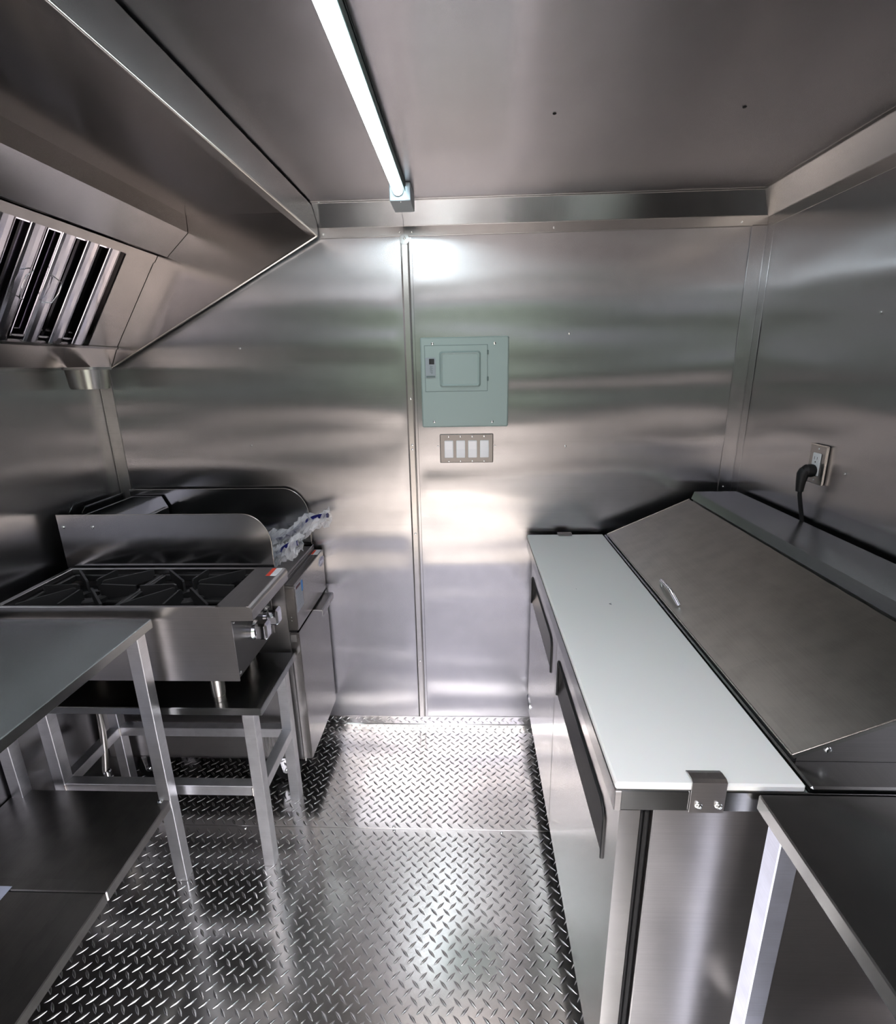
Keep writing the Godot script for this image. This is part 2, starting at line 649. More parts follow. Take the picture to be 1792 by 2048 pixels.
	prism(st, PackedVector2Array([Vector2(0.0012, 0.0), Vector2(0.044, 0.0), Vector2(0.044, 0.0022), Vector2(0.010, 0.0030), Vector2(0.0048, 0.0060), Vector2(0.0036, 0.042), Vector2(0.0012, 0.042)]), "x", WL, WR)
	var bb := struct("baseboard_back", st, M.tread)
	at.clear()
	var x := WL + 0.02
	while x < WR - 0.02:
		for d in 2:
			at.append(Transform3D(Basis(Vector3.UP, deg_to_rad(45.0 if d else -45.0)).scaled(Vector3(0.8, 1, 0.8)), Vector3(x + 0.5 * p * d, 0.0020, 0.016 + 0.017 * d)))
			at.append(Transform3D(Basis(Vector3.RIGHT, PI / 2) * Basis(Vector3.UP, deg_to_rad(45.0 if d else -45.0)).scaled(Vector3(0.8, 1, 0.8)), Vector3(x + 0.5 * p * d, 0.014 + 0.017 * d, 0.0038)))
		x += p
	mm = MultiMesh.new()
	mm.transform_format = MultiMesh.TRANSFORM_3D
	mm.mesh = lug
	mm.instance_count = at.size()
	for i in at.size():
		mm.set_instance_transform(i, at[i])
	mi = MultiMeshInstance3D.new()
	mi.name = "tread_lugs"
	mi.multimesh = mm
	mi.material_override = M.tread
	mi.set_meta("kind", "stuff")
	bb.add_child(mi)
	# outside: a sunlit pad at the open rear, darker ground and trees beyond
	st = begin()
	box(st, Vector3(-5, -0.5, ZB + 0.1), Vector3(5, -0.4, 5.7))
	var g := struct("ground", st, M.concrete)
	st = begin()
	box(st, Vector3(-16, -0.6, ZB + 0.1), Vector3(16, -0.5, 26))
	part("gravel", st, M.gravel, g)
	st = begin()
	var rng := RandomNumberGenerator.new()
	rng.seed = 5
	for k in 16:
		var c := Vector3(-14.0 + k * 1.9 + rng.randf(), 1.2 + rng.randf() * 0.6, 15.0 + rng.randf() * 3.0)
		lathe(st, [Vector2(0.01, -1.8), Vector2(1.2, -1.3), Vector2(1.6, 0.0), Vector2(1.2, 1.6), Vector2(0.01, 2.4)], c, Vector3.UP, 10)
	var fb := begin()
	box(fb, Vector3(-26, -0.6, 21), Vector3(22, 17.0, 22))
	part("far_building", fb, M.render, g)
	var hg := part("trees", st, M.leaf, g)
	hg.set_meta("kind", "stuff")

func build_hood() -> void:
	var h := thing("exhaust_hood", "long stainless exhaust hood with slanted end panel over the cooking line", "hood", Vector3(WL, 1.584, 0.018))
	var z0 := 0.018
	var z1 := 1.27
	var st := begin()
	box(st, Vector3(-0.524, 2.008, z0), Vector3(-0.514, 2.089, z1), 0.001)
	box(st, Vector3(-0.545, 2.008, z0 + 0.008), Vector3(-0.522, 2.0105, z1))
	part("front_panel", st, M.hood, h)
	st = begin()
	tube(st, [Vector3(-0.5185, 2.008, z0), Vector3(-0.5185, 2.008, z1)], 0.0034, 8)
	part("front_hem", st, M.satin, h)
	st = begin()
	prism(st, PackedVector2Array([Vector2(-0.518, 2.006), Vector2(-0.518, 2.09), Vector2(WL + 0.001, 2.09), Vector2(WL + 0.001, 1.584), Vector2(-1.331, 1.584)]), "z", z0, z0 + 0.008)
	part("end_panel", st, M.hood, h)
	st = begin()
	tube(st, [Vector3(-0.5185, 2.006, z0 + 0.006), Vector3(-1.331, 1.583, z0 + 0.006)], 0.0042, 8)
	part("end_hem", st, M.satin, h)
	st = begin()
	face(st, [Vector3(-0.52, 2.081, z0), Vector3(-0.97, 2.081, z0), Vector3(-0.97, 2.081, z1), Vector3(-0.52, 2.081, z1)], Vector3.DOWN)
	box(st, Vector3(-0.52, 2.082, z0), Vector3(WL, 2.09, z1))
	part("canopy_top", st, M.hood, h)
	st = begin()
	prism(st, PackedVector2Array([Vector2(-0.966, 2.081), Vector2(-0.967, 2.027), Vector2(-1.054, 1.952), Vector2(-1.064, 1.960), Vector2(-1.085, 2.0), Vector2(-1.085, 2.081)]), "z", z0 + 0.0105, z1)
	part("filter_header", st, M.hood, h)
	# plane of the filters: s runs down the slope, k out of it towards the cook
	var a := Vector2(-1.098, 1.949)
	var b := Vector2(-1.298, 1.651)
	var d := (b - a).normalized()
	var n := Vector2(-d.y, d.x)
	if n.x < 0:
		n = -n
	var S := func(s: float, k: float) -> Vector2: return a + d * s + n * k
	var strip := func(called: String, s0: float, s1: float, k0: float, k1: float, za: float, zb: float, mat: Material, par: Node) -> MeshInstance3D:
		var t := begin()
		prism(t, PackedVector2Array([S.call(s0, k0), S.call(s1, k0), S.call(s1, k1), S.call(s0, k1)]), "z", za, zb)
		return part(called, t, mat, par)
	strip.call("rack_rail", -0.012, 0.014, -0.012, 0.004, z0 + 0.0105, z1, M.hood, h)
	strip.call("rack_rail", 0.353, 0.362, -0.012, 0.004, z0 + 0.0105, z1, M.hood, h)
	strip.call("side_filler", 0.010, 0.357, -0.006, 0.0, z0 + 0.0105, 0.174, M.hood, h)
	strip.call("back_plate", -0.01, 0.36, -0.10, -0.096, z0 + 0.008, z1, M.sheet, h)
	st = begin()
	prism(st, PackedVector2Array([S.call(0.357, 0.0), Vector2(-1.331, 1.584), Vector2(WL + 0.002, 1.584), Vector2(WL + 0.002, 1.586), Vector2(-1.333, 1.587), S.call(0.357, -0.003)]), "z", z0 + 0.0105, z1)
	part("grease_trough", st, M.hood, h)
	# baffle filters side by side, mirror-bright
	for f in 3:
		var za := 0.176 + f * 0.295
		var zb := za + 0.290
		var fil := part("baffle_filter", _frame_mesh(S, za, zb), M.mirror, h)
		for c in 3:
			var zc := za + 0.05 + c * 0.095
			var t := begin()
			prism(t, PackedVector2Array([S.call(0.012, -0.018), S.call(0.352, -0.018), S.call(0.352, -0.0165), S.call(0.012, -0.0165)]), "z", zc - 0.026, zc - 0.0245)
			for side in [-1.0, 1.0]:
				prism(t, PackedVector2Array([S.call(0.012, -0.022), S.call(0.352, -0.022), S.call(0.352, -0.002), S.call(0.012, -0.002)]), "z", zc + side * 0.025 - 0.0008, zc + side * 0.025 + 0.0008)
			# bowed face of the channel
			for q in 6:
				var us := [-1.0, -0.92, -0.62, 0.0, 0.62, 0.92, 1.0]
				var ks := [-0.004, -0.001, 0.0015, 0.002, 0.0015, -0.001, -0.004]
				var u0: float = us[q]
				var u1: float = us[q + 1]
				var k0: float = ks[q]
				var k1: float = ks[q + 1]
				var A := lift(S.call(0.012, k0), "z", zc + u0 * 0.025)
				var B := lift(S.call(0.352, k0), "z", zc + u0 * 0.025)
				var C := lift(S.call(0.352, k1), "z", zc + u1 * 0.025)
				var D := lift(S.call(0.012, k1), "z", zc + u1 * 0.025)
				face(t, [A, B, C, D], Vector3(n.x, n.y, 0))
			part("front_baffle", t, M.mirror, fil)
		for c in 3:
			var zc := za + 0.0975 + c * 0.095
			if zc + 0.02 > zb:
				zc = zb - 0.02
			strip.call("rear_baffle", 0.012, 0.352, -0.042, -0.038, zc - 0.034, zc + 0.03, M.mirror, fil)
		var hs := za + 0.027 if f % 2 else zb - 0.027
		var w := begin()
		var loop := []
		for q in [[0.135, 0.0], [0.15, 0.032], [0.18, 0.034], [0.215, 0.026], [0.222, 0.0]]:
			var sgn := -1.0 if f % 2 == 0 else 1.0
			loop.append(lift(S.call(q[0], 0.006 + absf(q[1]) * 0.35), "z", hs + sgn * q[1]))
		tube(w, loop, 0.0017, 6)
		part("wire_handle", w, M.chrome, fil)
	# small cup that catches the grease
	st = begin()
	var cz := 0.19
	var cx := -1.306
	var rings := []
	for q in [[1.0, 1.5835, 0.0], [1.0, 1.574, 0.0], [0.97, 1.572, 0.0], [0.90, 1.520, 0.0], [0.84, 1.5115, 0.0]]:
		var ring := []
		for v in rrect(cx, cz, 0.122 * q[0], 0.105 * q[0], 0.034 * q[0], 6):
			ring.append(Vector3(v.x, q[1], v.y))
		rings.append(ring)
	for i in rings.size() - 1:
		var m: int = rings[i].size()
		for k in m:
			var c0 := Vector3(cx, rings[i][k].y, cz)
			var o0: Vector3 = (rings[i][k] - c0).normalized()
			var o1: Vector3 = (rings[i][(k + 1) % m] - c0).normalized()
			tri(st, rings[i][k], rings[i][(k + 1) % m], rings[i + 1][(k + 1) % m], o0 + o1, o0, o1, o1)
			tri(st, rings[i][k], rings[i + 1][(k + 1) % m], rings[i + 1][k], o0 + o1, o0, o1, o0)
	face(st, rings[rings.size() - 1], Vector3.DOWN)
	var cup := thing("grease_cup", "small tapered steel grease cup hanging under the hood's lower back edge", "cup", Vector3(cx, 1.5115, cz))
	part("cup_body", st, M.satin, cup)
	st = begin()
	prism(st, rrect(cx, cz, 0.130, 0.113, 0.036, 6), "y", 1.5755, 1.5838)
	part("cup_rim", st, M.sheet, cup)

func _frame_mesh(S: Callable, za: float, zb: float) -> SurfaceTool:
	var t := begin()
	for q in [[0.012, 0.024, za, zb], [0.342, 0.353, za, zb], [0.012, 0.353, za, za + 0.003], [0.012, 0.353, zb - 0.003, zb]]:
		prism(t, PackedVector2Array([S.call(q[0], -0.044), S.call(q[1], -0.044), S.call(q[1], -0.021), S.call(q[0], -0.021)]), "z", q[2], q[3])
	return t

func build_lamp() -> void:
	var l := thing("ceiling_light", "long glowing white tube light running along the ceiling from a grey junction box", "light", Vector3(-0.203, 2.045, 0.8))
	var z0 := 0.240
	var z1 := 1.39
	var st := begin()
	tube(st, [Vector3(-0.203, 2.071, z0), Vector3(-0.203, 2.071, z0 + 0.006)], 0.0152, 20)
	part("end_collar", st, M.latch, l)
	st = begin()
	tube(st, [Vector3(-0.203, 2.071, z1), Vector3(-0.203, 2.071, z1 + 0.02)], 0.0155, 20)
	part("end_collar", st, M.latch, l)
	st = begin()
	tube(st, [Vector3(-0.203, 2.071, z0 + 0.004), Vector3(-0.203, 2.071, z1)], 0.0148, 20)
	part("light_tube", st, M.glow, l)
	st = begin()
	box(st, Vector3(-0.224, 2.081, z0), Vector3(-0.180, 2.094, z1 + 0.01), 0.002)
	box(st, Vector3(-0.183, 2.066, z0 + 0.01), Vector3(-0.180, 2.090, z1 + 0.01), 0.0008)
	part("light_housing", st, M.panel_line, l)
	st = begin()
	box(st, Vector3(-0.230, 2.045, 0.120), Vector3(-0.166, H - 0.001, z0), 0.002)
	var jb := part("junction_box", st, M.latch, l)
	screw(jb, Vector3(-0.198, 2.045, 0.228), Vector3.DOWN, 0.003)
	var ar := AreaLight3D.new()
	ar.name = "tube_lamp"
	ar.light_color = Color(0.92, 0.98, 1.0)
	ar.light_energy = 0.035
	ar.area_size = Vector2(0.03, 1.13)
	ar.position = Vector3(-0.203, 2.053, 0.815)
	ar.rotation_degrees = Vector3(-90, 0, 0)
	ar.area_range = 12.0
	ar.area_attenuation = 2.0
	ar.shadow_enabled = true
	add_child(ar)

func build_prep_table() -> void:
	var f := thing("prep_fridge", "stainless two-door refrigerated prep table with white cutting board and sloped lid", "fridge", Vector3(0.62, 0, 0.66))
	var st := begin()
	box(st, Vector3(0.311, 0.13, 0.05), Vector3(0.985, 0.868, 1.250), 0.002)
	part("cabinet", st, M.sheet, f)
	st = begin()
	box(st, Vector3(0.33, 0.10, 0.07), Vector3(0.97, 0.13, 1.23))
	part("base_frame", st, M.black, f)
	for q in [[0.37, 0.12], [0.37, 1.18], [0.93, 0.12], [0.93, 1.18]]:
		st = begin()
		tube(st, [Vector3(q[0] - 0.014, 0.045, q[1]), Vector3(q[0] + 0.014, 0.045, q[1])], 0.045, 18)
		box(st, Vector3(q[0] - 0.02, 0.05, q[1] - 0.022), Vector3(q[0] - 0.016, 0.10, q[1] + 0.022))
		box(st, Vector3(q[0] + 0.016, 0.05, q[1] - 0.022), Vector3(q[0] + 0.020, 0.10, q[1] + 0.022))
		part("caster", st, M.rubber, f)
	for dz in [[0.040, 0.632], [0.638, 1.252]]:
		var za: float = dz[0]
		var zb: float = dz[1]
		var xo := 0.253
		var xi := 0.288
		var y0 := 0.130
		var y1 := 0.832
		var ga := za + 0.035
		var gb := zb - 0.072
		var gy0 := 0.645
		var gy1 := 0.757
		st = begin()
		for q in [[za, ga, y0, y1], [gb, zb, y0, y1], [ga, gb, y0, gy0], [ga, gb, gy1, y1]]:
			face(st, [Vector3(xo, q[2], q[0]), Vector3(xo, q[2], q[1]), Vector3(xo, q[3], q[1]), Vector3(xo, q[3], q[0])], Vector3(-1, 0, 0))
		for q in [[za, -1.0], [zb, 1.0]]:
			face(st, [Vector3(xo, y0, q[0]), Vector3(xi, y0, q[0]), Vector3(xi, y1, q[0]), Vector3(xo, y1, q[0])], Vector3(0, 0, q[1]))
		face(st, [Vector3(xo, y1, za), Vector3(xi, y1, za), Vector3(xi, y1, zb), Vector3(xo, y1, zb)], Vector3.UP)
		face(st, [Vector3(xo, y0, za), Vector3(xi, y0, za), Vector3(xi, y0, zb), Vector3(xo, y0, zb)], Vector3.DOWN)
		face(st, [Vector3(xi, y0, za), Vector3(xi, y1, za), Vector3(xi, y1, zb), Vector3(xi, y0, zb)], Vector3(1, 0, 0))
		var door := part("door", st, M.door, f)
		# scooped grip: flush at the bottom, deep at the top, closed by black cheeks
		var xd := xo + 0.030
		st = begin()
		face(st, [Vector3(xo, gy0, ga), Vector3(xo, gy0, gb), Vector3(xd, gy1 - 0.004, gb), Vector3(xd, gy1 - 0.004, ga)], Vector3(-1, 0.3, 0))
		part("grip_scoop", st, M.sheet, door)
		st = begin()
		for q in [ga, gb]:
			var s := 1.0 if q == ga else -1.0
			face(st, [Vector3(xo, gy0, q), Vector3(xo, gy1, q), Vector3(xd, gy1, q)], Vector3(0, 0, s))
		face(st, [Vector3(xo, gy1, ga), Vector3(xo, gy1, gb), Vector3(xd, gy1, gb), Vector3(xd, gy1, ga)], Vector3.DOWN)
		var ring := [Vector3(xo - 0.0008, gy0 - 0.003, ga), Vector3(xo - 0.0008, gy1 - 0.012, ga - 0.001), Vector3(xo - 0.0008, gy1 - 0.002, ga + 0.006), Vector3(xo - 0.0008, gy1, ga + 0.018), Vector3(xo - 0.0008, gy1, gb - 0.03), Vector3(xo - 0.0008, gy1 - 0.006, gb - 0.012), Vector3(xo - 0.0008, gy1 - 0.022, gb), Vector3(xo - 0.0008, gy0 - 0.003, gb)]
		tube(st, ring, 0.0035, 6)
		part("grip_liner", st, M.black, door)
		st = begin()
		for k in 2:
			box(st, Vector3(0.2885 + k * 0.010, y0 + 0.008, za + 0.006), Vector3(0.2965 + k * 0.010, y1 - 0.006, zb - 0.004), 0.003)
		part("gasket", st, M.rubber, door)
		st = begin()
		box(st, Vector3(0.290, y1, zb - 0.03 if zb > 1.0 else za + 0.01), Vector3(0.308, y1 + 0.034, zb - 0.012 if zb > 1.0 else za + 0.03), 0.002)
		part("hinge", st, M.screw, door)
		if za < 0.1:
			st = begin()
			prism(st, oval(0.075, 0.176, 0.048, 0.021), "x", xo - 0.004, xo)
			var bd := part("badge", st, M.chrome, door, "chrome-rimmed dark blue oval badge")
			st = begin()
			prism(st, oval(0.075, 0.176, 0.043, 0.017), "x", xo - 0.0052, xo - 0.003)
			part("badge_field", st, M.navy, bd)
	# worktop with its folded apron
	st = begin()
	box(st, Vector3(0.2306, 0.868, 0.040), Vector3(0.990, 0.907, 1.287), 0.0016)
	box(st, Vector3(0.532, 0.906, 0.040), Vector3(0.990, 0.920, 1.289), 0.003)
	var wt := part("worktop", st, M.top, f)
	st = begin()
	box(st, Vector3(0.2304, 0.8685, 1.270), Vector3(0.2415, 0.9065, 1.2885), 0.001)
	part("corner_cap", st, M.sheet, wt)
	st = begin()
	box(st, Vector3(0.2312, 0.9072, 0.042), Vector3(0.526, 0.921, 1.2865), 0.003)
	var bo := part("cutting_board", st, M.board, f, "white plastic cutting board")
	st = begin()
	tube(st, [Vector3(0.3952, 0.9211, 0.6495), Vector3(0.389, 0.9211, 0.652), Vector3(0.3945, 0.9211, 0.657)], 0.0009, 4)
	part("ink_mark", st, M.ink, bo)
	st = begin()
	lathe(st, [Vector2(0.0012, 0), Vector2(0.0001, 0.0005)], Vector3(0.3187, 0.921, 0.553), Vector3.UP, 8)
	part("ink_mark", st, M.ink, bo)
	# bent clips that hold the board at both ends
	for e in [[1.287, 1.0], [0.040, -1.0]]:
		st = begin()
		var z: float = e[0]
		var s: float = e[1]
		var arc := PackedVector2Array()
		for q in [[z - s * 0.024, 0.9262], [z - s * 0.016, 0.9292], [z - s * 0.002, 0.9305], [z + s * 0.0032, 0.927], [z + s * 0.0034, 0.869], [z + s * 0.0014, 0.869], [z + s * 0.0014, 0.925], [z - s * 0.003, 0.9282], [z - s * 0.016, 0.9272], [z - s * 0.024, 0.9245]]:
			arc.append(Vector2(q[0], q[1]))
		prism(st, arc, "x", 0.3485, 0.4025)
		var cl := part("board_clip", st, M.sheet, f)
		if s > 0:
			for xx in [0.362, 0.393]:
				st = begin()
				lathe(st, [Vector2(0.0058, 0), Vector2(0.0058, 0.001), Vector2(0.0044, 0.0016), Vector2(0.0042, 0.004), Vector2(0.0025, 0.0044), Vector2(0.002, 0.003), Vector2(0.0001, 0.003)], Vector3(xx, 0.884, z + 0.0034), Vector3(0, 0, 1), 14)
				part("screw", st, M.screw, cl)
	# hood over the ingredient wells
	st = begin()
	prism(st, PackedVector2Array([Vector2(0.540, 0.9205), Vector2(0.540, 0.9275), Vector2(0.838, 1.0645), Vector2(0.846, 1.096), Vector2(0.993, 1.096), Vector2(0.993, 0.9205)]), "z", 0.088, 1.2335)
	var hb := part("well_hood", st, M.sheet, f)
	screw(hb, Vector3(0.589, 0.944, 1.2335), Vector3(0, 0, 1), 0.0062)
	st = begin()
	box(st, Vector3(0.536, 0.9205, 0.086), Vector3(0.5405, 0.9275, 1.2345))
	part("seal_strip", st, M.rubber, hb)
	var d := Vector2(0.295, 0.136).normalized()
	var n := Vector2(-d.y, d.x)
	var a := Vector2(0.534, 0.9285)
	var b := a + d * 0.3245
	st = begin()
	var th := 0.008
	prism(st, PackedVector2Array([a, a + n * (th - 0.002), a + n * th + d * 0.002, b + n * th - d * 0.002, b + n * (th - 0.002), b]), "z", 0.084, 1.2375)
	var lid := part("lid", st, M.lid, f)
	st = begin()
	for z in [0.0845, 1.237]:
		tube(st, [Vector3(a.x + n.x * th, a.y + n.y * th, z), Vector3(b.x + n.x * th, b.y + n.y * th, z)], 0.0016, 6)
	tube(st, [Vector3(a.x + n.x * th, a.y + n.y * th, 0.085), Vector3(a.x + n.x * th, a.y + n.y * th, 1.2365)], 0.0014, 6)
	part("lid_hem", st, M.satin, lid)
	st = begin()
	var hp := []
	var hz0 := 0.592
	var hz1 := 0.712
	for k in 15:
		var t := k / 14.0
		var lift_h := 0.036 * minf(1.0, sin(PI * t) * 1.55)
		var c := a + d * (0.024) + n * (th + lift_h)
		hp.append(Vector3(c.x, c.y, lerpf(hz0, hz1, t) + (0.0)))
	tube(st, hp, 0.0054, 10)
	part("lid_handle", st, M.chrome, lid)
	st = begin()
	prism(st, PackedVector2Array([Vector2(0.832, 1.0735), Vector2(0.841, 1.1005), Vector2(0.995, 1.1005), Vector2(0.995, 1.0965), Vector2(0.8445, 1.0965), Vector2(0.8365, 1.072)]), "z", 0.085, 1.2365)
	part("rear_cover", st, M.top, f)
	st = begin()
	box(st, Vector3(0.990, 0.90, 0.12), Vector3(0.993, 1.05, 1.2))
	part("back_panel", st, M.black, f)
	st = begin()
	var path := [Vector3(WR - 0.040, 1.225, 0.456), Vector3(WR - 0.038, 1.18, 0.457), Vector3(WR - 0.026, 1.13, 0.458), Vector3(WR - 0.014, 1.08, 0.46), Vector3(WR - 0.012, 1.0, 0.462), Vector3(WR - 0.013, 0.6, 0.47), Vector3(WR - 0.018, 0.25, 0.48)]
	tube(st, path, 0.0058, 10)
	var c := part("power_cord", st, M.rubber, f, "black power cord plugged into the wall outlet")
	st = begin()
	lathe(st, [Vector2(0.0001, 0.0), Vector2(0.018, 0.001), Vector2(0.0195, 0.008), Vector2(0.0185, 0.022), Vector2(0.011, 0.032), Vector2(0.0001, 0.034)], Vector3(WR - 0.0108, 1.252, 0.457), Vector3(-1, 0, 0), 16)
	tube(st, [Vector3(WR - 0.033, 1.252, 0.457), Vector3(WR - 0.039, 1.240, 0.4565), Vector3(WR - 0.040, 1.215, 0.456), Vector3(WR - 0.0395, 1.190, 0.4565)], [0.0165, 0.0155, 0.0120, 0.0100], 12)
	part("plug", st, M.black, c)

func leg_shape(x0: float, x1: float, y0: float, y1: float, z0: float, z1: float) -> SurfaceTool:
	var st := begin()
	box(st, Vector3(x0, y0, z0), Vector3(x1, y1, z1), 0.0016)
	return st

func build_right_bench() -> void:
	var b := thing("work_table", "steel-topped work table against the right wall beside the prep fridge", "table", Vector3(0.73, 0, 1.8))
	var st := begin()
	var z0 := 1.2945
	var z1 := ZB - 0.01
	box(st, Vector3(0.449, 0.884, z0), Vector3(WR - 0.002, 0.912, z1), 0.0022)
	part("table_top", st, M.top, b)
	for q in [[0.460, 1.312], [0.460, z1 - 0.06], [0.96, 1.312], [0.96, z1 - 0.06]]:
		part("leg", leg_shape(q[0], q[0] + 0.032, 0.0, 0.884, q[1], q[1] + 0.033), M.galv, b)
	st = begin()
	box(st, Vector3(0.492, 0.846, 1.316), Vector3(0.96, 0.883, 1.341), 0.0015)
	part("apron_rail", st, M.galv, b)
	st = begin()
	box(st, Vector3(0.53, 0.28, 1.316), Vector3(WR - 0.004, 0.308, z1 - 0.02), 0.002)
	part("lower_shelf", st, M.shelf, b)

func build_left_bench() -> void:
	var b := thing("work_table", "steel work table with a lower shelf along the left wall, nearest the viewer", "table", Vector3(-1.15, 0, 1.5))
	var st := begin()
	var z0 := 0.712
	var z1 := ZB - 0.01
	box(st, Vector3(WL + 0.002, 0.878, z0), Vector3(-0.881, 0.905, z1), 0.002)
	part("table_top", st, M.top, b)
	for q in [[-0.941, 0.7165], [-0.941, z1 - 0.05], [-1.402, 0.7165], [-1.402, z1 - 0.05]]:
		part("leg", leg_shape(q[0], q[0] + 0.0365, 0.0, 0.878, q[1], q[1] + 0.0355), M.alu, b)
	for s in [[0.7185, 1.031], [1.0325, z1 - 0.02]]:
		st = begin()
		box(st, Vector3(WL + 0.003, 0.289, s[0]), Vector3(-0.9075, 0.320, s[1]), 0.0025)
		part("shelf_panel", st, M.shelf, b)
	st = begin()
	lathe(st, [Vector2(0.008, 0), Vector2(0.006, 0.004), Vector2(0.0001, 0.005)], Vector3(-0.935, 0.320, 0.755), Vector3.UP, 10)
	part("weld_bead", st, M.screw, b)

func build_stand() -> void:
	var s := thing("equipment_stand", "low aluminium-legged stand with steel top carrying the two-burner range", "stand", Vector3(-1.0, 0, 0.545))
	var st := begin()
	box(st, Vector3(-1.385, 0.580, 0.391), Vector3(-0.614, 0.605, 0.698), 0.002)
	part("stand_top", st, M.top, s)
	var x0 := -1.315
	var x1 := -0.641
	var w := 0.036
	for q in [[x1 - w, 0.660], [x1 - w, 0.400], [x0, 0.660], [x0, 0.400]]:
		part("leg", leg_shape(q[0], q[0] + w, 0.0, 0.580, q[1], q[1] + w), M.alu, s)
	for z in [0.660, 0.400]:
		st = begin()
		box(st, Vector3(x0 + w, 0.283, z + 0.001), Vector3(x1 - w, 0.319, z + w - 0.001), 0.0016)
		part("frame_bar", st, M.alu, s)
		for x in [x1 - w, x0 + w]:
			st = begin()
			tube(st, [Vector3(x, 0.286, z + w), Vector3(x, 0.316, z + w)], 0.003, 6)
			part("weld_bead", st, M.satin, s)
	for x in [x0, x1 - w]:
		st = begin()
		box(st, Vector3(x + 0.001, 0.283, 0.436), Vector3(x + w - 0.001, 0.319, 0.660), 0.0016)
		part("frame_bar", st, M.alu, s)

